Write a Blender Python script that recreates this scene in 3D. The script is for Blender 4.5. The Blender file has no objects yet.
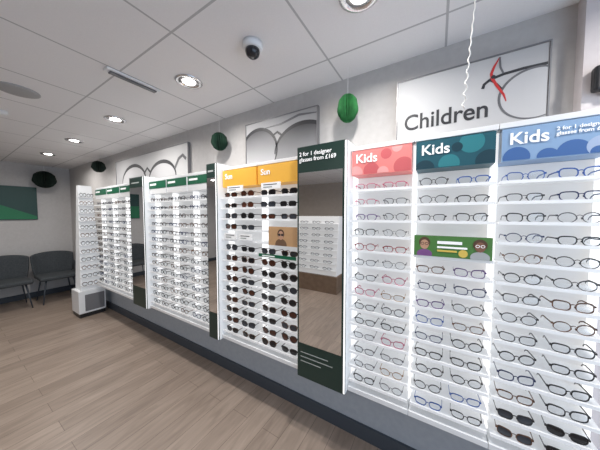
import bpy, bmesh, math, random
from mathutils import Vector, Matrix
random.seed(7)
C = bpy.context.scene.collection
scene = bpy.context.scene
try:
    scene.view_settings.view_transform = 'Standard'
except Exception:
    pass

# ------------------------------------------------------------------ materials
MATS = {}
def mat(name, col, rough=0.5, metal=0.0, emit=None, es=0.0, spec=0.5, alpha=1.0):
    if name in MATS: return MATS[name]
    m = bpy.data.materials.new(name); m.use_nodes = True
    b = m.node_tree.nodes['Principled BSDF']
    b.inputs['Base Color'].default_value = (*col, 1)
    b.inputs['Roughness'].default_value = rough
    b.inputs['Metallic'].default_value = metal
    b.inputs['Specular IOR Level'].default_value = spec
    b.inputs['Alpha'].default_value = alpha
    if emit:
        b.inputs['Emission Color'].default_value = (*emit, 1)
        b.inputs['Emission Strength'].default_value = es
    MATS[name] = m
    return m

def noisy(name, c1, c2, scale=8, rough=0.6, bump=0.0, detail=4, spec=0.4):
    if name in MATS: return MATS[name]
    m = bpy.data.materials.new(name); m.use_nodes = True
    nt = m.node_tree; b = nt.nodes['Principled BSDF']
    tc = nt.nodes.new('ShaderNodeTexCoord')
    n = nt.nodes.new('ShaderNodeTexNoise'); n.inputs['Scale'].default_value = scale; n.inputs['Detail'].default_value = detail
    nt.links.new(tc.outputs['Object'], n.inputs['Vector'])
    r = nt.nodes.new('ShaderNodeValToRGB')
    r.color_ramp.elements[0].position = .3; r.color_ramp.elements[1].position = .7
    r.color_ramp.elements[0].color = (*c1, 1); r.color_ramp.elements[1].color = (*c2, 1)
    nt.links.new(n.outputs['Fac'], r.inputs['Fac']); nt.links.new(r.outputs['Color'], b.inputs['Base Color'])
    b.inputs['Roughness'].default_value = rough
    b.inputs['Specular IOR Level'].default_value = spec
    if bump:
        bp = nt.nodes.new('ShaderNodeBump'); bp.inputs['Strength'].default_value = bump; bp.inputs['Distance'].default_value = .002
        nt.links.new(n.outputs['Fac'], bp.inputs['Height']); nt.links.new(bp.outputs['Normal'], b.inputs['Normal'])
    MATS[name] = m
    return m

def gradient_mat(name, c1, c2, axis='X', lo=0.0, hi=1.0):
    m = bpy.data.materials.new(name); m.use_nodes = True
    nt = m.node_tree; b = nt.nodes['Principled BSDF']
    tc = nt.nodes.new('ShaderNodeTexCoord'); sp = nt.nodes.new('ShaderNodeSeparateXYZ')
    nt.links.new(tc.outputs['Object'], sp.inputs[0])
    mr = nt.nodes.new('ShaderNodeMapRange'); mr.inputs['From Min'].default_value = lo; mr.inputs['From Max'].default_value = hi
    nt.links.new(sp.outputs[axis], mr.inputs['Value'])
    r = nt.nodes.new('ShaderNodeValToRGB'); r.color_ramp.elements[0].color = (*c1, 1); r.color_ramp.elements[1].color = (*c2, 1)
    nt.links.new(mr.outputs[0], r.inputs['Fac']); nt.links.new(r.outputs['Color'], b.inputs['Base Color'])
    b.inputs['Roughness'].default_value = .55
    return m

M_wall = noisy('wall_paint', (.50, .485, .475), (.54, .525, .515), 30, .8, .05)
M_wallbluelit = noisy('wall_low_blue_lit', (.30, .33, .37), (.33, .36, .40), 30, .7, .05)  # blue light falling under the displays is put into this grey
M_base = mat('skirting_dark', (.045, .055, .07), .5)
M_white = mat('white_laminate', (.76, .77, .78), .35)
M_shelf = mat('white_acrylic', (.66, .67, .69), .3)
M_shelfglow = mat('white_acrylic_glow', (.78, .79, .80), .3, emit=(.98, .99, 1), es=.12)  # faint glow put into the white to stand for display light; no lamp
M_back = mat('backlit_panel', (.58, .58, .585), .4, emit=(1, .995, .985), es=.25)
M_led = mat('led_edge', (.85, .85, .85), .4, emit=(1, 1, 1), es=.75)
M_black = mat('black_plastic', (.015, .015, .017), .35)
M_dkgreen = mat('dark_green_gloss', (.010, .030, .024), .3)
M_green = mat('sign_green', (.0, .11, .05), .4)
M_orange = mat('sign_orange', (.72, .38, .05), .4, emit=(.9, .5, .06), es=.14)
M_coral = mat('sign_coral', (.68, .20, .19), .4, emit=(.7, .2, .19), es=.08)
M_coral2 = mat('sign_coral_spot', (.54, .11, .12), .4)
M_coral3 = mat('sign_pink_spot', (.74, .34, .33), .4)
M_teal = mat('sign_teal', (.012, .085, .115), .4)
M_teal2 = mat('sign_teal_spot', (.025, .19, .22), .4)
M_teal3 = mat('sign_teal_dark', (.006, .04, .06), .4)
M_lilac = mat('sign_blue', (.24, .37, .56), .4)
M_lilac2 = mat('sign_blue_spot', (.05, .13, .34), .4)
M_lilac3 = mat('sign_lilac_spot', (.36, .45, .62), .4)
M_letter = mat('letter_white', (.9, .9, .9), .5, emit=(1, 1, 1), es=.15)
M_lettergrey = mat('letter_grey', (.35, .38, .37), .5)
M_inkdark = mat('letter_dark', (.03, .03, .035), .5)
M_red = mat('art_red', (.50, .03, .03), .4)
M_chrome = mat('chrome', (.7, .7, .72), .2, 1.0)
M_dark = noisy('dark_fabric', (.04, .047, .052), (.065, .072, .078), 60, .9, .2)
M_mirror = mat('mirror_glass', (.82, .82, .82), .015, 1.0)
M_grey = mat('grey_plastic', (.42, .42, .43), .5)
M_greenpaper = noisy('green_tissue', (.01, .09, .025), (.025, .19, .05), 20, .8)
M_darkpaper = noisy('dark_green_tissue', (.004, .022, .012), (.008, .04, .022), 20, .8)
M_blackpaper = noisy('black_green_tissue', (.003, .010, .007), (.007, .018, .012), 20, .8)
M_lamp = mat('lamp_glow', (1, 1, 1), .4, emit=(1, .97, .92), es=14)
M_label = mat('label_card', (.82, .82, .82), .5, emit=(1, 1, 1), es=.1)

def lens_clear():
    m = bpy.data.materials.new('clear_lens'); m.use_nodes = True
    nt = m.node_tree; nt.nodes.remove(nt.nodes['Principled BSDF'])
    t = nt.nodes.new('ShaderNodeBsdfTransparent'); t.inputs[0].default_value = (.93, .945, .96, 1)
    g = nt.nodes.new('ShaderNodeBsdfGlossy'); g.inputs['Roughness'].default_value = .08
    mx = nt.nodes.new('ShaderNodeMixShader'); mx.inputs[0].default_value = .05
    nt.links.new(t.outputs[0], mx.inputs[1]); nt.links.new(g.outputs[0], mx.inputs[2])
    nt.links.new(mx.outputs[0], nt.nodes['Material Output'].inputs[0])
    return m
M_lens = lens_clear()
M_sun = [mat('tint_lens_black', (.012, .012, .014), .12), mat('tint_lens_brown', (.07, .022, .012), .12), mat('tint_lens_grey', (.04, .045, .055), .12)]

def floor_mat():
    m = bpy.data.materials.new('wood_plank_floor'); m.use_nodes = True
    nt = m.node_tree; b = nt.nodes['Principled BSDF']; L = nt.links.new
    tc = nt.nodes.new('ShaderNodeTexCoord')
    mp = nt.nodes.new('ShaderNodeMapping'); mp.inputs['Rotation'].default_value = (0, 0, math.radians(90))
    L(tc.outputs['Object'], mp.inputs[0])
    br = nt.nodes.new('ShaderNodeTexBrick'); br.inputs['Scale'].default_value = 1
    br.inputs['Brick Width'].default_value = 1.2; br.inputs['Row Height'].default_value = .15
    br.inputs['Mortar Size'].default_value = .0016; br.offset = .37
    br.inputs['Color1'].default_value = (.335, .270, .222, 1); br.inputs['Color2'].default_value = (.262, .208, .170, 1)
    br.inputs['Mortar'].default_value = (.15, .115, .09, 1)
    L(mp.outputs[0], br.inputs['Vector'])
    mp2 = nt.nodes.new('ShaderNodeMapping'); mp2.inputs['Scale'].default_value = (18, 2.2, 1)
    L(tc.outputs['Object'], mp2.inputs[0])
    n = nt.nodes.new('ShaderNodeTexNoise'); n.inputs['Scale'].default_value = 1.5; n.inputs['Detail'].default_value = 7; n.inputs['Distortion'].default_value = .8
    L(mp2.outputs[0], n.inputs['Vector'])
    r = nt.nodes.new('ShaderNodeValToRGB'); r.color_ramp.elements[0].position = .3; r.color_ramp.elements[1].position = .72
    r.color_ramp.elements[0].color = (.78, .765, .75, 1); r.color_ramp.elements[1].color = (1.12, 1.10, 1.09, 1)
    L(n.outputs['Fac'], r.inputs[0])
    mx = nt.nodes.new('ShaderNodeMix'); mx.data_type = 'RGBA'; mx.blend_type = 'MULTIPLY'; mx.inputs[0].default_value = 1
    L(br.outputs['Color'], mx.inputs[6]); L(r.outputs[0], mx.inputs[7]); L(mx.outputs[2], b.inputs['Base Color'])
    b.inputs['Roughness'].default_value = .36; b.inputs['Specular IOR Level'].default_value = .4
    return m

def ceil_mat():
    m = bpy.data.materials.new('ceiling_tile_grid'); m.use_nodes = True
    nt = m.node_tree; b = nt.nodes['Principled BSDF']; L = nt.links.new
    tc = nt.nodes.new('ShaderNodeTexCoord'); sp = nt.nodes.new('ShaderNodeSeparateXYZ'); L(tc.outputs['Object'], sp.inputs[0])
    def M(op, a, bb=None):
        n = nt.nodes.new('ShaderNodeMath'); n.operation = op
        for i, v in enumerate((a, bb)):
            if v is None: continue
            if isinstance(v, (int, float)): n.inputs[i].default_value = v
            else: L(v, n.inputs[i])
        return n.outputs[0]
    def dist(o, off):
        f = M('FRACT', M('DIVIDE', M('ADD', o, off), .6))
        return M('MULTIPLY', M('MINIMUM', f, M('SUBTRACT', 1, f)), .6)
    d = M('MINIMUM', dist(sp.outputs['X'], 60.58), dist(sp.outputs['Y'], 60 - .677))
    bar = M('LESS_THAN', d, .0055)
    n = nt.nodes.new('ShaderNodeTexNoise'); n.inputs['Scale'].default_value = 180; L(tc.outputs['Object'], n.inputs['Vector'])
    r = nt.nodes.new('ShaderNodeValToRGB'); r.color_ramp.elements[0].color = (.74, .73, .74, 1); r.color_ramp.elements[1].color = (.80, .79, .80, 1)
    L(n.outputs['Fac'], r.inputs[0])
    m1 = nt.nodes.new('ShaderNodeMix'); m1.data_type = 'RGBA'; L(bar, m1.inputs[0]); L(r.outputs[0], m1.inputs[6]); m1.inputs[7].default_value = (.44, .44, .45, 1)
    L(m1.outputs[2], b.inputs['Base Color']); b.inputs['Roughness'].default_value = .9
    return m

# ------------------------------------------------------------------ builders
def add(obj, parent=None, **props):
    C.objects.link(obj)
    if parent: obj.parent = parent
    for k, v in props.items(): obj[k] = v
    return obj

def empty(name, loc, label, category, group=None, rotz=0):
    e = bpy.data.objects.new(name, None); e.empty_display_size = .05
    e.location = loc; e.rotation_euler = (0, 0, rotz)
    add(e); e['label'] = label; e['category'] = category
    if group: e['group'] = group
    return e

class B:
    def __init__(s): s.bm = bmesh.new()
    def box(s, x0, x1, y0, y1, z0, z1, mi=0):
        v = [s.bm.verts.new(p) for p in ((x0,y0,z0),(x1,y0,z0),(x1,y1,z0),(x0,y1,z0),(x0,y0,z1),(x1,y0,z1),(x1,y1,z1),(x0,y1,z1))]
        for f in ((0,3,2,1),(4,5,6,7),(0,1,5,4),(1,2,6,5),(2,3,7,6),(3,0,4,7)):
            s.bm.faces.new([v[i] for i in f]).material_index = mi
    def prism(s, prof, x0, x1, mi=0):
        a = [s.bm.verts.new((x0, y, z)) for y, z in prof]; b = [s.bm.verts.new((x1, y, z)) for y, z in prof]
        n = len(prof)
        for i in range(n):
            s.bm.faces.new((a[i], a[(i+1)%n], b[(i+1)%n], b[i])).material_index = mi
        s.bm.faces.new(a[::-1]).material_index = mi; s.bm.faces.new(b).material_index = mi
    def lathe(s, prof, seg=32, mi=0, c=(0,0,0), rmod=None):
        rings = []
        for r, z in prof:
            ring = []
            for i in range(seg):
                a = 2*math.pi*i/seg; k = rmod(i) if rmod else 1
                ring.append(s.bm.verts.new((c[0]+r*k*math.cos(a), c[1]+r*k*math.sin(a), c[2]+z)))
            rings.append(ring)
        for j in range(len(rings)-1):
            for i in range(seg):
                f = s.bm.faces.new((rings[j][i], rings[j][(i+1)%seg], rings[j+1][(i+1)%seg], rings[j+1][i])); f.material_index = mi; f.smooth = rmod is None
        s.bm.faces.new(rings[0][::-1]).material_index = mi; s.bm.faces.new(rings[-1]).material_index = mi
    def tube(s, pts, r, seg=6, mi=0, closed=False, r2=None):
        pts = [Vector(p) for p in pts]; n = len(pts); rings = []
        if n < 2: return
        for i, p in enumerate(pts):
            a = pts[(i-1)%n] if (closed or i>0) else p; b = pts[(i+1)%n] if (closed or i<n-1) else p
            t = (b-a).normalized(); up = Vector((0,0,1)) if abs(t.z) < .9 else Vector((1,0,0))
            u = t.cross(up).normalized(); w = u.cross(t)
            rr = r if r2 is None else r + (r2-r)*i/(n-1)
            rings.append([s.bm.verts.new(p + u*rr*math.cos(2*math.pi*k/seg) + w*rr*math.sin(2*math.pi*k/seg)) for k in range(seg)])
        for j in range(n if closed else n-1):
            A, Bq = rings[j], rings[(j+1)%n]
            for i in range(seg):
                f = s.bm.faces.new((A[i], A[(i+1)%seg], Bq[(i+1)%seg], Bq[i])); f.material_index = mi; f.smooth = True
        if not closed:
            s.bm.faces.new(rings[0][::-1]).material_index = mi; s.bm.faces.new(rings[-1]).material_index = mi
    def disc_xz(s, cx, cz, rx, rz, y, mi=0, seg=28, clip=None):
        vs = []
        for i in range(seg):
            a = 2*math.pi*i/seg; x = cx+rx*math.cos(a); z = cz+rz*math.sin(a)
            if clip: x = min(max(x, clip[0]), clip[1]); z = min(max(z, clip[2]), clip[3])
            vs.append((x, z))
        s.poly_xz(vs, y, mi)
    def poly_xz(s, vs, y, mi=0):
        out = []
        for p in vs:
            if not out or (abs(p[0]-out[-1][0])+abs(p[1]-out[-1][1])) > 1e-5: out.append(p)
        if len(out) > 2 and (abs(out[0][0]-out[-1][0])+abs(out[0][1]-out[-1][1])) < 1e-5: out.pop()
        if len(out) > 2: s.bm.faces.new([s.bm.verts.new((x, y, z)) for x, z in out]).material_index = mi
    def band_xz(s, pts, half, y, mi, clip):
        def cl(p): return (min(max(p[0], clip[0]), clip[1]), min(max(p[1], clip[2]), clip[3]))
        n = len(pts); L_, R_ = [], []
        for i in range(n):
            a = pts[max(0, i-1)]; b = pts[min(n-1, i+1)]
            dx, dz = b[0]-a[0], b[1]-a[1]; l = math.hypot(dx, dz) or 1
            hw = half[i] if isinstance(half, list) else half
            L_.append(cl((pts[i][0]-dz/l*hw, pts[i][1]+dx/l*hw))); R_.append(cl((pts[i][0]+dz/l*hw, pts[i][1]-dx/l*hw)))
        for i in range(n-1):
            q = [L_[i], L_[i+1], R_[i+1], R_[i]]
            ar = sum(q[k][0]*q[(k+1)%4][1]-q[(k+1)%4][0]*q[k][1] for k in range(4))
            if abs(ar) > 1e-7: s.poly_xz(q, y, mi)
    def done(s, name, mats, parent=None, loc=(0,0,0), bevel=0, fix=True, **props):
        if fix: bmesh.ops.recalc_face_normals(s.bm, faces=s.bm.faces)
        me = bpy.data.meshes.new(name); s.bm.to_mesh(me); s.bm.free()
        for m in mats: me.materials.append(m)
        o = bpy.data.objects.new(name, me); o.location = loc
        if bevel:
            md = o.modifiers.new('bevel', 'BEVEL'); md.width = bevel; md.segments = 2; md.limit_method = 'ANGLE'
        return add(o, parent, **props)

def text(body, size, loc, material, parent, name='lettering', bold=.0, rot=(math.pi/2, 0, 0), align='LEFT', extr=.0008, sx=1.0):
    cu = bpy.data.curves.new('txt', 'FONT'); cu.body = body; cu.size = size; cu.extrude = extr; cu.offset = bold
    cu.align_x = align; cu.space_line = .95
    t = bpy.data.objects.new('txt', cu); C.objects.link(t)
    dg = bpy.context.evaluated_depsgraph_get(); dg.update()
    me = bpy.data.meshes.new_from_object(t.evaluated_get(dg))
    bpy.data.objects.remove(t)
    me.materials.clear(); me.materials.append(material); me.name = name
    for v in me.vertices: v.co.x *= sx
    o = bpy.data.objects.new(name, me); o.location = loc; o.rotation_euler = rot
    return add(o, parent)

# ------------------------------------------------------------------ room shell
X0, X1, Y0, Y1, H = -6.45, 1.6, -3.6, 1.52, 2.48
def struct(name, x0, x1, y0, y1, z0, z1, m):
    b = B(); b.box(x0, x1, y0, y1, z0, z1); return b.done(name, [m], kind='structure')
struct('floor', X0-.1, X1+.1, Y0-.1, Y1+.1, -.1, 0, floor_mat())
struct('ceiling', X0-.1, X1+.1, Y0-.1, Y1+.1, H, H+.1, ceil_mat())
struct('wall_display', X0-.1, X1+.1, Y1, Y1+.1, .0, H, M_wall)
struct('trim_1', X0, X1, Y1-.012, Y1, .1, .62, M_wallbluelit)
struct('wall_end', X0-.1, X0, Y0-.1, Y1, 0, H, M_wall)
struct('wall_opposite', X0, X1, Y0-.1, Y0, 0, H, noisy('wall_taupe', (.40, .35, .30), (.44, .38, .33), 10, .8))
struct('baseboard_display', X0, X1, Y1-.03, Y1-.012, 0, .1, M_base)
struct('baseboard_end', X0, X0+.015, Y0, Y1-.03, 0, .1, M_base)
struct('baseboard_opposite', X0, X1, Y0, Y0+.015, 0, .1, M_base)
M_pil = noisy('pilaster_paint', (.62, .57, .57), (.66, .61, .61), 25, .8)
struct('wall_pilaster', .585, .85, 1.45, Y1, 0, 1.99, M_pil)
struct('wall_bulkhead', .510, .85, 1.45, Y1, 1.99, H, M_pil)
struct('wall_shopfront_1', X1, X1+.1, Y0, Y1, 0, .25, M_wall)
struct('wall_shopfront_2', X1, X1+.1, Y0, Y1, 2.3, H, M_wall)
struct('wall_shopfront_3', X1, X1+.1, Y0, -2.6, .25, 2.3, M_wall)
struct('wall_shopfront_4', X1, X1+.1, 1.2, Y1, .25, 2.3, M_wall)
b = B()
for y in (-2.6, -1.35, -.1, 1.15):
    b.box(X1+.02, X1+.07, y, y+.05, .25, 2.3)
b.box(X1+.02, X1+.07, -2.6, 1.2, .25, .3); b.box(X1+.02, X1+.07, -2.6, 1.2, 2.25, 2.3)
b.done('window_1', [M_black], kind='structure')

# ------------------------------------------------------------------ eyewear
def rim(shape, cx, w, h, n, side):
    pts = []
    e = {'rect': 3.4, 'round': 2.0, 'cat': 2.8, 'avi': 2.4}[shape]
    for i in range(n):
        a = 2*math.pi*i/n
        ca, sa = math.cos(a), math.sin(a)
        x = math.copysign(abs(ca)**(2/e), ca)*w/2; z = math.copysign(abs(sa)**(2/e), sa)*h/2
        if shape == 'cat' and z > 0: z += .10*h*max(0, side*x/(w/2))
        if shape in ('avi', 'rect') and z < 0: x *= 1-.16*(-z/(h/2))
        pts.append((cx+x, z))
    return pts
def curve_y(x): return 1.3*x*x
_cache = {}
def eyewear_meshes(shape, width, fm, lm, merged, thick):
    key = (shape, width, fm.name, lm.name, merged, thick)
    if key in _cache: return _cache[key]
    lw = width*.375; h = {'rect': .031, 'round': .038, 'cat': .034, 'avi': .040}[shape]*(width/.13)
    cz = h/2+thick; cxs = width*.258; n = 22
    def front(b):
        for sd in (-1, 1):
            inn = rim(shape, sd*cxs, lw, h, n, sd)
            ccx = sd*cxs
            out = []
            for x, z in inn:
                kx_ = (lw/2+thick)/(lw/2); kz = (h/2+thick)/(h/2)
                if z > h*.15: kz = (h/2+thick*1.6)/(h/2)
                out.append((ccx+(x-ccx)*kx_, z*kz))
            R = []
            for (pts, dy) in ((out, -.0018), (inn, -.0018), (inn, .0018), (out, .0018)):
                R.append([b.bm.verts.new((x, curve_y(x)+dy, z+cz)) for x, z in pts])
            for k in range(4):
                for i in range(n):
                    b.bm.faces.new((R[k][i], R[k][(i+1)%n], R[(k+1)%4][(i+1)%n], R[(k+1)%4][i]))
            xo = sd*(cxs+lw/2+thick*.5); zt = cz+h*.26
            b.box(min(xo, xo+sd*.006), max(xo, xo+sd*.006), curve_y(xo)-.002, curve_y(xo)+.006, zt-.0035, zt+.0035)
            b.box(sd*.0065-.001, sd*.0065+.001, 0, .006, cz-h*.15, cz+.002)
        gap = cxs-lw/2
        b.tube([(-gap, .0, cz+h*.16), (-gap*.5, -.001, cz+h*.27), (0, -.001, cz+h*.30), (gap*.5, -.001, cz+h*.27), (gap, 0, cz+h*.16)], max(thick*.65, .0013), 6)
    def lens(b, sd, mi=0):
        b.bm.faces.new([b.bm.verts.new((x, curve_y(x), z+cz)) for x, z in rim(shape, sd*cxs, lw, h, n, sd)]).material_index = mi
    def temple(b, sd, mi=0):
        xo = sd*(cxs+lw/2+thick*.5+.005); zt = cz+h*.26; y0 = curve_y(xo)
        path = [(xo, y0+.002, zt), (xo*.99, y0+.04, zt), (xo*.97, y0+.078, zt-.001), (xo*.95, y0+.096, zt-.009), (xo*.94, y0+.103, zt-.018)]
        hh = .0026 if thick > .0018 else .0013
        prev = None
        for (x, y, z) in path:
            q = [b.bm.verts.new(p) for p in ((x-.0009, y, z-hh), (x+.0009, y, z-hh), (x+.0009, y, z+hh), (x-.0009, y, z+hh))]
            if prev:
                for i in range(4): b.bm.faces.new((prev[i], prev[(i+1)%4], q[(i+1)%4], q[i])).material_index = mi
            else: b.bm.faces.new(q).material_index = mi
            prev = q
        b.bm.faces.new(prev[::-1]).material_index = mi
    def fin(b, nm, mats):
        me = bpy.data.meshes.new(nm); bmesh.ops.recalc_face_normals(b.bm, faces=b.bm.faces); b.bm.to_mesh(me); b.bm.free()
        for m in mats: me.materials.append(m)
        return me
    if merged:
        b = B(); front(b); lens(b, -1, 1); lens(b, 1, 1); temple(b, -1); temple(b, 1)
        res = (fin(b, 'eyewear', [fm, lm]), [])
    else:
        b = B(); front(b); main = fin(b, 'eyewear_front', [fm]); parts = []
        for sd in (-1, 1):
            b = B(); lens(b, sd); parts.append(('lens', fin(b, 'lens', [lm])))
            b = B(); temple(b, sd); parts.append(('temple_arm', fin(b, 'temple_arm', [fm])))
        res = (main, parts)
    _cache[key] = res
    return res

FR = {
 'black': mat('frame_black', (.010, .010, .012), .3), 'dark brown': mat('frame_brown', (.05, .02, .012), .3),
 'tortoiseshell': noisy('frame_tortoise', (.025, .010, .005), (.18, .07, .025), 90, .3), 'navy blue': mat('frame_navy', (.012, .022, .09), .3),
 'bright blue': mat('frame_blue', (.02, .09, .34), .3), 'pink': mat('frame_pink', (.50, .12, .20), .3),
 'red': mat('frame_red', (.30, .015, .03), .3), 'purple': mat('frame_purple', (.09, .03, .17), .3),
 'grey': mat('frame_grey', (.08, .08, .09), .3), 'gold wire': mat('frame_gold', (.40, .24, .12), .3, .8), 'silver wire': mat('frame_silver', (.16, .16, .18), .3, .8),
}
SHAPEW = {'rect': 'rectangular', 'round': 'round', 'cat': 'cat-eye', 'avi': 'aviator'}
def place_eyewear(x, y, z, width, colours, merged, group, where, sun=False, rotz=0.0, shapes=('rect', 'rect', 'round', 'cat')):
    col = random.choice(colours); shape = random.choice(shapes)
    thick = .0017 if 'wire' in col else (random.choice((.0022, .0028)) if not merged else .0027)
    lm = random.choice(M_sun) if sun else M_lens
    me, parts = eyewear_meshes(shape, width, FR[col], lm, merged, thick)
    nm = 'sunglasses' if sun else 'eyeglasses'
    o = bpy.data.objects.new(nm, me); o.location = (x, y, z); o.rotation_euler = (0, 0, rotz+random.uniform(-.07, .07))
    add(o); o['category'] = nm; o['group'] = group
    o['label'] = '%s %s %s %s' % (col, SHAPEW[shape], 'tinted sunglasses' if sun else 'eyeglasses', where)
    for pn, pm in parts:
        p = bpy.data.objects.new(pn, pm); add(p, o)
    return o

# ------------------------------------------------------------------ display columns
ZB, ZT = .47, 1.952
YF, YBK = 1.30, 1.435
HB, HT = 1.782, 1.922
rows = [1.694-.0885*k for k in range(14)]
def column(x0, x1, kind, label, skip=()):
    cx = (x0+x1)/2; w = x1-x0; hw = w/2
    e = empty('display_unit', (cx, 0, ZB), label, 'display unit', 'wall display units')
    def zz(z): return z-ZB
    b = B(); b.box(-hw+.001, hw-.001, YBK+.005, 1.506, 0, zz(ZT)); b.box(-hw+.001, hw-.001, YF-.004, YBK+.005, 0, .028)
    b.box(-hw+.001, hw-.001, 1.325, YBK+.005, zz(HT+.006), zz(ZT)); b.done('cabinet_body', [M_white], e, bevel=.002)
    b = B(); b.box(-hw+.016, hw-.016, YBK, YBK+.0045, .028, zz(HB-.002)); b.done('backlit_panel', [M_back], e)
    for sx in (-1, 1):
        b = B(); a = sx*(hw-.0015); c = sx*(hw-.0105); b.box(min(a, c), max(a, c), YBK-.050, YBK+.0045, .0285, zz(HT+.004)); b.done('light_strip', [M_led], e)
    for k, z in enumerate(rows):
        if k in skip: continue
        b = B()
        b.prism([(YBK-.0005, zz(z)-.006), (YBK-.0005, zz(z)), (YF+.006, zz(z)), (YF+.003, zz(z)+.004), (YF, zz(z)+.004), (YF, zz(z)-.010), (YF+.006, zz(z)-.010), (YF+.010, zz(z)-.006)], -hw+.006, hw-.006)
        b.done('shelf', [M_shelfglow], e)
    hx = hw-.010; z0, z1 = zz(HB), zz(HT); yf = 1.318
    H_ = {'coral': [M_coral, M_coral2, M_coral3], 'teal': [M_teal, M_teal2, M_teal3], 'blue': [M_lilac, M_lilac2, M_lilac3], 'orange': [M_orange], 'green': [M_white, M_green]}[kind]
    b = B(); b.box(-hx, hx, yf, YBK+.004, z0, z1)
    spots = {'coral': [(-.3, .15, .20, 1), (.2, .75, .13, 1), (.75, .2, .22, 1), (.55, .95, .12, 2), (-.85, .1, .18, 2), (.1, .05, .14, 2)],
             'teal': [(.45, .75, .22, 1), (-.1, .12, .2, 1), (.85, .1, .22, 2), (-.75, .0, .2, 2), (.1, .65, .10, 2)],
             'blue': [(.35, .10, .22, 1), (-.1, .05, .15, 1), (.8, .2, .18, 2), (-.7, .1, .2, 1), (.75, .05, .1, 1)]}.get(kind, [])
    for i, (u, v, r, mi) in enumerate(spots):
        r *= .22; b.disc_xz(u*hx, z0+v*(z1-z0), r, r, yf-.0006-.0001*i, mi, clip=(-hx+.003, hx-.003, z0+.003, z1-.003))
    if kind == 'green': b.box(-hx+.002, hx-.002, yf-.003, yf-.0003, z0+.060, z1-.002, 1)
    hd = b.done('header_sign', H_, e)
    if kind in ('coral', 'teal', 'blue'): text('Kids', .070, (-hx+.022, yf-.003, z0+.070), M_letter, hd, bold=.0012)
    if kind == 'blue': text('2 for 1 designer\nglasses from £69', .020, (.005, yf-.003, z0+.105), M_letter, hd, bold=.0003)
    if kind == 'orange': text('Sun', .062, (-hx+.03, yf-.003, z0+.068), M_letter, hd, bold=.0012)
    if kind == 'green':
        b = B(); b.box(-hx*.85, -hx*.1, yf-.0045, yf-.0033, z1-.045, z1-.025); b.done('printed_panel', [M_letter], hd)
    return e

def fill(x0, x1, wd, colours, merged, group, where, skip=(), sun=None, off=.235, shapes=('rect', 'rect', 'round', 'cat')):
    cx = (x0+x1)/2; w = x1-x0
    for k, z in enumerate(rows):
        if k in skip: continue
        for sx in (-1, 1):
            s = sun(k) if sun else False
            place_eyewear(cx+sx*w*off+random.uniform(-.004, .004), YF+.013+random.uniform(0, .006), z+.0005, wd, colours, merged, group, where, s, 0, shapes)

dk = ['black', 'black', 'black', 'dark brown', 'tortoiseshell', 'navy blue', 'grey']
kx = [-.448, -.109, .227, .565]
column(kx[0], kx[1], 'coral', 'lit white wall display with coral Kids header and slim shelves')
column(kx[1], kx[2], 'teal', 'lit white wall display with dark teal Kids header and green poster', skip=(3,))
column(kx[2], kx[3], 'blue', 'lit white wall display with blue spotted Kids header')
fill(kx[0]+.006, kx[1], .124, ['pink', 'red', 'purple', 'black', 'gold wire', 'silver wire', 'grey', 'black', 'black'], False, "children's frames on wall display", 'on shelf under coral Kids sign')
fill(kx[1], kx[2], .126, ['black', 'purple', 'navy blue', 'black', 'bright blue', 'black', 'tortoiseshell', 'black'], False, "children's frames on wall display", 'on shelf under teal Kids sign', skip=(3,))
fill(kx[2], kx[3], .126, ['black', 'navy blue', 'black', 'black', 'black', 'bright blue', 'tortoiseshell', 'grey'], False, "children's frames on wall display", 'on shelf under blue Kids sign', sun=lambda k: k >= 12)

cx_ = [-1.586, -1.188, -.79]
for i in range(2):
    column(cx_[i], cx_[i+1], 'orange', 'lit white wall display with orange Sun header and sunglasses', skip=())
    fill(cx_[i], cx_[i+1], .145, ['black', 'dark brown', 'tortoiseshell', 'black', 'black'], False, 'sunglasses on wall display', 'on shelf under orange Sun sign', skip=((3, 4) if i else (4,)), sun=lambda k: True, shapes=('rect', 'round', 'avi', 'cat'))
bx = [-2.83, -2.46, -2.09, -1.72]
for i in range(3):
    column(bx[i], bx[i+1], 'green', 'lit white wall display with green header and eyeglasses')
    fill(bx[i], bx[i+1], .132, dk, True, 'eyeglasses on adult wall display', 'on lit white shelf under green header')
ax = [-4.44, -4.017, -3.593, -3.17]
for i in range(3):
    column(ax[i], ax[i+1], 'green', 'lit white wall display with green header at end of run')
    fill(ax[i], ax[i+1], .136, dk, True, 'eyeglasses on end wall display', 'on lit white shelf in end display')

def card(name, x0, x1, y, z0, z1, base, extra, label, cat='poster', group=None):
    b = B(); b.box(-(x1-x0)/2, (x1-x0)/2, 0, .003, 0, z1-z0)
    ms = [base]
    for i, (k, u, v, ru, rv, m) in enumerate(extra):
        if m not in ms: ms.append(m)
        hx = (x1-x0)/2; hz = z1-z0
        if k == 'd': b.disc_xz(u*hx, v*hz, ru, rv, -.0006-.00015*i, ms.index(m), clip=(-hx, hx, 0, hz))
        else: b.poly_xz([(u*hx, v*hz), (u*hx+ru, v*hz), (u*hx+ru, v*hz+rv), (u*hx, v*hz+rv)], -.0006-.00015*i, ms.index(m))
    o = b.done(name, ms, None, ((x0+x1)/2, y, z0), fix=False)
    o['label'] = label; o['category'] = cat
    if group: o['group'] = group
    return o
skin = mat('print_skin', (.50, .28, .18), .6); skin2 = mat('print_skin_dark', (.22, .10, .06), .6); hair = mat('print_hair', (.09, .045, .025), .6)
lime = mat('print_green', (.07, .20, .045), .5); purple = mat('print_purple', (.20, .08, .24), .5); yel = mat('print_yellow', (.7, .5, .1), .5)
M_glz = mat('print_glasses', (.02, .02, .02), .5)
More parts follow.
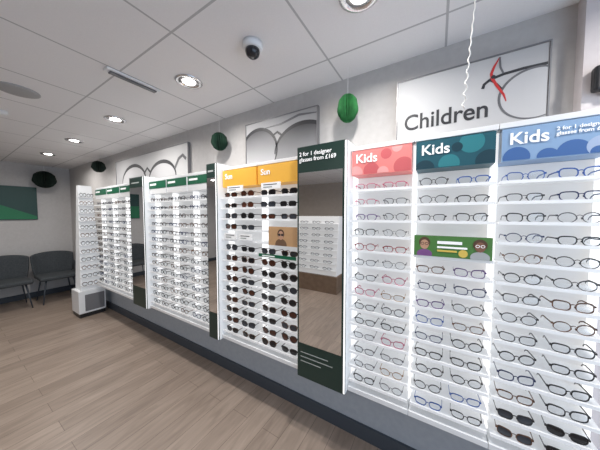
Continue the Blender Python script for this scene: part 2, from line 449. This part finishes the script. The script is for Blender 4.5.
card('poster', kx[1]+.012, kx[2]-.012, YF-.006, rows[4]+.004, rows[2]-.070, lime,
     [('d', -.70, .10, .034, .024, purple), ('d', -.70, .66, .025, .027, hair), ('d', -.70, .56, .019, .024, skin),
      ('d', -.76, .60, .008, .007, M_glz), ('d', -.64, .60, .008, .007, M_glz), ('d', -.76, .60, .0055, .0045, skin), ('d', -.64, .60, .0055, .0045, skin),
      ('b', -.35, .62, .10, .014, M_letter), ('b', -.35, .42, .12, .009, M_letter), ('b', -.35, .25, .08, .009, yel),
      ('d', .32, .22, .018, .018, yel),
      ('d', .72, .10, .036, .026, mat('print_shirt', (.40, .42, .42), .5)), ('d', .72, .66, .026, .026, hair), ('d', .72, .56, .019, .023, skin2),
      ('d', .66, .60, .008, .007, M_letter), ('d', .78, .60, .008, .007, M_letter), ('d', .66, .60, .0055, .0045, skin2), ('d', .78, .60, .0055, .0045, skin2)],
     'green printed poster with two children wearing glasses')
tan = mat('print_tan', (.50, .30, .15), .5)
card('poster', cx_[1]+.13, cx_[2]-.02, YF-.006, rows[4]-.012, rows[3]+.036, tan,
     [('d', -.1, .05, .05, .045, mat('print_brown', (.16, .09, .05), .5)), ('d', -.1, .62, .030, .034, hair), ('d', -.1, .55, .023, .032, skin), ('d', -.20, .58, .011, .009, M_glz), ('d', .0, .58, .011, .009, M_glz)],
     'tan printed card showing face in sunglasses')
for (xa, xb, r) in ((cx_[0]+.05, cx_[0]+.19, 4), (cx_[0]+.22, cx_[0]+.36, 4), (cx_[0]+.09, cx_[0]+.27, -1), (cx_[1]+.06, cx_[1]+.24, -1)):
    z = rows[0]+.044 if r < 0 else rows[r]+.008
    card('price_card', xa, xb, YF-.005, z-.0, z+.048, M_label, [('b', -.75, .62, (xb-xa)*.7, .006, M_inkdark), ('b', -.75, .22, (xb-xa)*.45, .009, M_lettergrey)], 'small white printed price card on display', 'price card', 'price cards')
card('label_strip', cx_[1]+.03, cx_[2]-.03, YF-.004, rows[5]-.018, rows[5]+.006, M_green, [('b', -.8, .3, .12, .007, M_letter)], 'narrow green printed shelf strip', 'label')

# ------------------------------------------------------------------ mirrors
def mirror(x0, x1, label, big=False):
    cx = (x0+x1)/2; hw = (x1-x0)/2-.003
    e = empty('wall_mirror', (cx, 0, ZB-.01), label, 'mirror', 'mirror panels between displays'); yf = 1.262
    hh = 1.985-(ZB-.01)
    b = B(); b.box(-hw, hw, yf+.008, 1.506, 0, hh); b.done('cabinet_body', [M_shelfglow], e, bevel=.003)
    b = B(); b.box(-hw, hw, yf, yf+.0075, 0, hh); fr = b.done('surround_panel', [M_dkgreen], e)
    t = .012 if big else .008
    z0, z1 = .235, hh-(.165 if big else .12)
    b = B(); b.box(-hw+t, hw-t*2, yf-.002, yf-.0004, z0, z1); b.done('mirror_glass', [M_mirror], e)
    b = B(); b.box(hw-.011, hw-.001, yf-.002, yf-.0004, .005, hh-.005); b.done('light_strip', [M_led], e)
    if big:
        text('2 for 1 designer\nglasses from £169', .037, (-hw+.016, yf-.003, hh-.060), M_letter, fr, bold=.0002, sx=.95)
        for i, wd in enumerate((.20, .23, .15)):
            b = B(); b.box(-hw+.025, -hw+.025+wd, yf-.0015, yf-.0004, .17-i*.03, .175-i*.03); b.done('small_print', [M_lettergrey], fr)
    else:
        b = B(); b.box(-hw*.7, hw*.4, yf-.0015, yf-.0004, hh-.07, hh-.055); b.done('small_print', [M_lettergrey], fr)
mirror(-.79, -.448, 'tall mirror with dark green top and bottom offer panels', True)
mirror(-1.72, -1.586, 'narrow tall mirror with dark green panels')
mirror(-3.17, -2.83, 'tall mirror with dark green panels beside end display')

# ------------------------------------------------------------------ pictures on the wall
def picture(x0, x1, z0, z1, m, label):
    e = B(); w = x1-x0; e.box(0, w, -.03, 0, 0, z1-z0); e2 = e.done('wall_picture', [m], None, (x0, Y1-.001, z0), bevel=.002)
    e2['label'] = label; e2['category'] = 'picture'
    b = B(); b.box(-.006, 0, -.034, -.0005, -.006, z1-z0+.006); b.box(w, w+.006, -.034, -.0005, -.006, z1-z0+.006)
    b.box(0, w, -.034, -.0005, -.006, 0); b.box(0, w, -.034, -.0005, z1-z0, z1-z0+.006); b.done('picture_frame', [mat('alu_frame', (.25, .25, .26), .4, .6)], e2)
    return e2
def arc(cx, cz, rx, rz, a0, a1, n=40):
    return [(cx+rx*math.cos(math.radians(a0+(a1-a0)*i/n)), cz+rz*math.sin(math.radians(a0+(a1-a0)*i/n))) for i in range(n+1)]
def swell(n, lo, hi): return [lo+(hi-lo)*math.sin(math.pi*i/(n-1)) for i in range(n)]
M_ink2 = mat('print_rim_grey', (.13, .13, .14), .4)
CL = (.003, .632, .003, .347)
p = picture(-.216, .420, 1.985, 2.335, gradient_mat('print_fade', (.66, .66, .66), (.40, .40, .41), 'X', 0, .64), 'grey canvas print reading Children with spectacle frame')
text('Children', .124, (.035, -.0315, .062), M_inkdark, p, bold=.0015, sx=.90)
b = B()
b.disc_xz(.59, .135, .125, .115, -.0311, 2, seg=48, clip=CL)
b.band_xz([(.400, .205), (.405, .225), (.43, .243), (.48, .254), (.55, .258), (.632, .256)], .0065, -.0312, 0, CL)
b.band_xz(arc(.59, .135, .125, .115, 20, 290), swell(41, .002, .0055), -.0313, 3, CL)
b.band_xz([(.430, .235), (.455, .215), (.475, .185)], .003, -.0313, 0, CL)
b.band_xz([(.462, .340), (.442, .30), (.432, .27), (.436, .245), (.455, .205), (.482, .155), (.492, .12)], [.002, .005, .006, .006, .0055, .0045, .002], -.0315, 1, CL)
b.band_xz([(.462, .340), (.466, .29), (.478, .258)], .004, -.0315, 3, CL)
b.disc_xz(.440, .252, .009, .009, -.0317, 0)
b.done('printed_artwork', [M_inkdark, M_red, mat('print_lens_pale', (.48, .48, .49), .4), M_ink2], p, fix=False)
CL = (.003, .700, .003, .350)
p = picture(-1.464, -.760, 1.985, 2.338, gradient_mat('print_fade2', (.52, .52, .53), (.34, .34, .35), 'X', 0, .7), 'grey canvas print with close-up of sunglasses')
b = B(); b.disc_xz(.14, .10, .20, .19, -.0312, 1, seg=48, clip=CL); b.disc_xz(.58, .06, .26, .20, -.0313, 2, seg=48, clip=CL)
b.band_xz(arc(.14, .10, .20, .19, -30, 210), swell(41, .004, .014), -.0316, 0, CL); b.band_xz(arc(.58, .06, .26, .20, 0, 180), swell(41, .005, .015), -.0316, 0, CL)
b.band_xz([(.30, .215), (.345, .235), (.39, .20)], .009, -.0318, 0, CL); b.band_xz([(.70, .31), (.55, .325), (.38, .29), (.20, .288)], [.004, .009, .008, .003], -.0318, 3, CL)
b.done('printed_artwork', [M_inkdark, gradient_mat('print_lens_a', (.48, .48, .49), (.08, .08, .09), 'Z', .02, .29), gradient_mat('print_lens_b', (.36, .36, .37), (.04, .04, .045), 'Z', .0, .27), M_ink2], p, fix=False)
CL = (.003, 1.80, .003, .350)
p = picture(-4.15, -2.34, 1.985, 2.338, gradient_mat('print_fade3', (.38, .38, .39), (.58, .58, .58), 'X', 0, 1.8), 'wide grey canvas print with close-up spectacle frame')
b = B(); b.disc_xz(1.28, .02, .30, .19, -.0312, 1, seg=48, clip=CL); b.disc_xz(.55, .02, .34, .22, -.0312, 1, seg=48, clip=CL)
b.band_xz(arc(1.28, .02, .30, .19, 0, 180), swell(41, .008, .022), -.0316, 0, CL); b.band_xz(arc(.55, .02, .34, .22, 0, 180), swell(41, .008, .022), -.0316, 0, CL); b.band_xz([(.84, .10), (.93, .17), (1.02, .10)], .016, -.0318, 0, CL)
b.band_xz([(1.56, .10), (1.64, .20), (1.72, .23), (1.78, .18)], .018, -.0318, 2, CL)
b.done('printed_artwork', [M_inkdark, mat('print_lens', (.50, .50, .51), .4), M_ink2], p, fix=False)
b = B(); b.box(0, .03, -1.30, 0, 0, .60)
gp = b.done('wall_picture', [mat('canvas_deep_green', (.012, .055, .05), .5)], None, (X0+.001, 1.06, 1.46), bevel=.003)
gp['label'] = 'dark green canvas print with brighter green corner'; gp['category'] = 'picture'
bm = B(); v = [bm.bm.verts.new(q) for q in ((.0305, -1.29, .01), (.0305, -.01, .01), (.0305, -.01, .06), (.0305, -.50, .30), (.0305, -1.29, .30))]; bm.bm.faces.new(v)
bm.done('printed_artwork', [mat('print_bright_green', (.01, .17, .07), .5)], gp)

# ------------------------------------------------------------------ ceiling things
LE = 9.8
def downlight(x, y):
    e = empty('downlight', (x, y, H), 'round recessed ceiling downlight with chrome rim', 'ceiling light', 'ceiling downlights')
    b = B()
    prof = [(.086, -.0005), (.088, -.004), (.080, -.010), (.068, -.009), (.060, -.0025)]
    rings = []
    for r, z in prof: rings.append([b.bm.verts.new((r*math.cos(2*math.pi*i/40), r*math.sin(2*math.pi*i/40), z)) for i in range(40)])
    for j in range(4):
        for i in range(40):
            f = b.bm.faces.new((rings[j][i], rings[j][(i+1)%40], rings[j+1][(i+1)%40], rings[j+1][i])); f.smooth = True
    b.done('trim_ring', [M_chrome], e)
    b = B(); b.lathe([(.060, -.002), (.050, -.0035), (.038, -.003)], 32); b.done('reflector', [M_grey], e)
    b = B(); b.lathe([(.042, -.004), (.040, -.007), (.02, -.009)], 32); b.done('lamp_bulb', [M_lamp], e)
    l = bpy.data.lights.new('downlight_lamp', 'AREA'); l.shape = 'DISK'; l.size = .09; l.energy = LE; l.color = (1, .965, .93); l.spread = math.radians(165)
    lo = bpy.data.objects.new('downlight_lamp', l); lo.location = (0, 0, -.014); add(lo, e)
for i in range(5): downlight(-.3-1.2*i, .977)
for i in range(5): downlight(-.3-1.2*i, -1.423)
downlight(.9, .977); downlight(.9, -1.423)

e = empty('security_camera', (-.88, .95, H), 'white dome security camera on ceiling', 'security camera')
b = B(); b.lathe([(.054, -.0005), (.056, -.016), (.051, -.030), (.042, -.034)], 36); b.done('camera_base', [M_white], e)
b = B(); b.lathe([(.039, -.0345), (.039, -.045), (.034, -.060), (.022, -.071), (.007, -.075)], 36); b.done('camera_dome', [mat('smoked_dome', (.02, .02, .025), .06)], e)

b = B(); b.lathe([(.115, -.0005), (.115, -.006), (.105, -.010), (.02, -.011)], 40)
o = b.done('ceiling_speaker', [mat('speaker_grille', (.36, .36, .365), .7)], None, (-2.7, .377, H)); o['label'] = 'round grey ceiling speaker grille'; o['category'] = 'speaker'
b = B(); b.lathe([(.05, -.0005), (.05, -.02), (.035, -.035)], 30)
o = b.done('smoke_detector', [M_white], None, (-3.36, .36, H)); o['label'] = 'small white round smoke detector'; o['category'] = 'smoke detector'
e = empty('emergency_light', (-1.81, .77, H), 'slim white rectangular emergency light bar on ceiling', 'emergency light')
b = B(); b.box(-.030, .030, -.16, .16, -.014, -.0005); b.done('light_body', [M_white], e, bevel=.004)
b = B(); b.box(-.018, .018, -.14, .14, -.024, -.0145); b.done('diffuser', [mat('dark_diffuser', (.10, .10, .11), .3)], e, bevel=.004)

def ball(x, y, z, r, m, label, sq=1.0):
    e = empty('paper_decoration', (x, y, z), label, 'paper decoration', 'paper decorations')
    b = B(); prof = [(max(.004, r*math.sin(math.pi*i/16))*sq, -r*math.cos(math.pi*i/16)) for i in range(17)]
    b.lathe(prof, 44, 0, rmod=lambda i: 1.0 if i % 2 else .66)
    for v in b.bm.verts:
        k = math.sin(v.co.z/r*26)*.04; v.co.x *= 1+k; v.co.y *= 1+k
    b.done('paper_ball', [m], e)
    b = B(); b.tube([(0, 0, r*.98), (0, 0, H-z-.0005)], .0012, 5); b.done('hanging_string', [M_label], e)
ball(-.50, 1.405, 2.225, .088, M_greenpaper, 'bright green pleated paper decoration hanging from ceiling', .74)
ball(-1.73, 1.415, 2.225, .082, M_darkpaper, 'dark green pleated paper decoration hanging from ceiling', .9)
ball(-4.53, 1.40, 2.30, .088, M_blackpaper, 'nearly black pleated paper decoration hanging from ceiling')
ball(-6.22, 1.13, 2.20, .155, M_blackpaper, 'large nearly black pleated paper decoration by end wall')

pts = []
for i in range(200):
    t = i/199; zz_ = H-.001-(H-1.975)*t
    rr = .0015+.008*max(0, t-.45)
    pts.append((.115+rr*math.cos(t*75)-.035*t, 1.13+rr*math.sin(t*75), zz_))
b = B(); b.tube(pts, .0024, 5); o = b.done('ribbon', [mat('white_ribbon', (.85, .83, .79), .4)]); o['label'] = 'curled white ribbon hanging from ceiling tile'; o['category'] = 'ribbon'
e = empty('wall_sensor', (.53, 1.449, 2.10), 'small black device fixed to pilaster', 'wall sensor')
b = B(); b.box(.0, .10, -.04, 0, -.05, .05); b.done('sensor_housing', [M_black], e, bevel=.01)
b = B(); b.lathe([(.016, -.010), (.016, 0), (.012, .004)], 20, c=(.045, -.020, -.055)); b.done('sensor_lens', [M_grey], e)

# ------------------------------------------------------------------ chairs
def chair(x, y):
    e = empty('waiting_chair', (x, y, 0), 'dark grey upholstered waiting chair with slim metal legs', 'chair', 'waiting chairs')
    b = B(); b.box(-.25, .25, -.25, .25, .40, .47); s = b.done('seat', [M_dark], e, bevel=.03); s.modifiers['bevel'].segments = 4
    b = B(); rowsv = []
    for j in range(7):
        v = j/6; z = .44+.42*v; half = .24+.035*math.sin(v*math.pi*.6); lean = -.04*v
        r = []
        for i in range(13):
            u = -1+i/6; yy = half*math.sin(u*1.25)/math.sin(1.25); xx = -.27+.10*(1-math.cos(u*1.25))*1.2+lean
            zt = z - (.05*u*u if j == 6 else 0)
            r.append(b.bm.verts.new((xx, yy, zt)))
        rowsv.append(r)
    for j in range(6):
        for i in range(12):
            f = b.bm.faces.new((rowsv[j][i], rowsv[j][i+1], rowsv[j+1][i+1], rowsv[j+1][i])); f.smooth = True
    o = b.done('backrest', [M_dark], e); md = o.modifiers.new('s', 'SOLIDIFY'); md.thickness = .035; md.offset = 0
    md = o.modifiers.new('bv', 'BEVEL'); md.width = .01; md.segments = 2
    for sx in (-1, 1):
        for sy in (-1, 1):
            b = B(); b.tube([(sx*.17, sy*.17, .405), (sx*.20, sy*.20, .2), (sx*.225, sy*.225, 0.0)], .012, 8, r2=.008); b.done('leg', [M_base], e)
chair(-5.95, 1.18); chair(-5.95, .61); chair(-5.95, .04)

# ------------------------------------------------------------------ end tower
TX, TY = -4.67, 1.27
e = empty('freestanding_display', (TX, TY, 0), 'white freestanding tapered eyewear tower on boxy base', 'display stand')
b = B(); b.box(-.16, .16, -.17, .15, .06, .40); b.done('base_cabinet', [M_white], e, bevel=.006)
b = B(); b.box(-.15, .15, -.16, .14, 0, .06); b.done('plinth', [M_black], e)
b = B(); b.box(.1605, .166, -.10, .13, .09, .34); b.done('grey_patch', [mat('patch_grey', (.16, .16, .17), .6)], e)  # plain mid-grey patch on one side of the white base
def tx(z): return .13-.15*(z-.40)/1.6
def ty(z): return .135-.055*(z-.40)/1.6
b = B(); bm = b.bm
A = [bm.verts.new(q) for q in ((-.11, -.135, .40), (.13, -.135, .40), (.13, .135, .40), (-.11, .135, .40))]
D = [bm.verts.new(q) for q in ((-.09, -.08, 2.0), (-.02, -.08, 2.0), (-.02, .08, 2.0), (-.09, .08, 2.0))]
for i in range(4): bm.faces.new((A[i], A[(i+1)%4], D[(i+1)%4], D[i]))
bm.faces.new(A); bm.faces.new(D)
b.done('tower_body', [M_shelfglow], e, bevel=.003)
for k in range(12):
    z = .48+.122*k; hw = ty(z)
    b = B(); b.box(tx(z)-.012, tx(z)+.055, -hw, hw, z-.008, z); b.done('shelf', [M_white], e)
    for sy in (-1, 1):
        me, _ = eyewear_meshes(('rect', 'round', 'cat')[(k+sy) % 3], .134, FR[('black', 'tortoiseshell', 'black', 'dark brown')[(k*3+sy) % 4]], M_lens, True, .0055)
        s = hw/.150
        o = bpy.data.objects.new('eyeglasses', me); o.location = (TX+tx(z)+.048, TY+sy*hw*.49, z+.0005); o.rotation_euler = (0, 0, math.pi/2); o.scale = (s, .38, 1.15)
        add(o); o['category'] = 'eyeglasses'; o['group'] = 'eyeglasses on freestanding tower'; o['label'] = 'dark eyeglasses on white freestanding tower shelf'

# ------------------------------------------------------------------ opposite island (seen in mirror)
e = empty('freestanding_display', (-2.12, -1.75, 0), 'white freestanding eyewear island with sloped shelves', 'display stand')
b = B(); b.box(-.50, .50, -.25, .25, 0, .34); b.done('base_cabinet', [noisy('walnut', (.15, .10, .07), (.22, .15, .10), 12, .5)], e, bevel=.005)
b = B(); b.prism([(-.2, .34), (.2, .34), (.06, 1.52), (-.2, 1.52)], -.47, .47); b.done('tower_body', [M_back], e, bevel=.004)
for k in range(8):
    z = .46+.130*k; yy = .2-.14*(z-.34)/1.18
    b = B(); b.box(-.46, .46, yy-.01, yy+.07, z-.008, z); b.done('shelf', [M_shelfglow], e)
    for sx in (-1, 0, 1):
        me, _ = eyewear_meshes('rect', .134, FR['black'], M_lens, True, .0045)
        o = bpy.data.objects.new('eyeglasses', me); o.location = (-2.12+sx*.29, -1.75+yy+.058, z+.0005); o.rotation_euler = (0, 0, math.pi); o.scale = (1.4, .45, 1.2)
        add(o); o['category'] = 'eyeglasses'; o['group'] = 'eyeglasses on island display'; o['label'] = 'black rectangular eyeglasses on white island display'

# ------------------------------------------------------------------ lights
def area(name, loc, rot, sx, sy, en, col):
    l = bpy.data.lights.new(name, 'AREA'); l.shape = 'RECTANGLE'; l.size = sx; l.size_y = sy; l.energy = en; l.color = col
    o = bpy.data.objects.new(name, l); o.location = loc; o.rotation_euler = rot; C.objects.link(o); return o
area('daylight', (X1+.25, -.7, 1.3), (0, math.pi/2, 0), 2.0, 3.7, 50, (.62, .79, 1))
w = bpy.data.worlds.new('world'); scene.world = w; w.use_nodes = True
w.node_tree.nodes['Background'].inputs[0].default_value = (.6, .75, 1, 1); w.node_tree.nodes['Background'].inputs[1].default_value = .6

# ------------------------------------------------------------------ camera
cd = bpy.data.cameras.new('camera'); cd.sensor_width = 36; cd.lens = 13.5; cd.clip_start = .02
co = bpy.data.objects.new('camera', cd); co.location = (0, 0, 1.55); co.rotation_euler = (math.radians(90-2.6), 0, math.radians(31.3))
C.objects.link(co); scene.camera = co
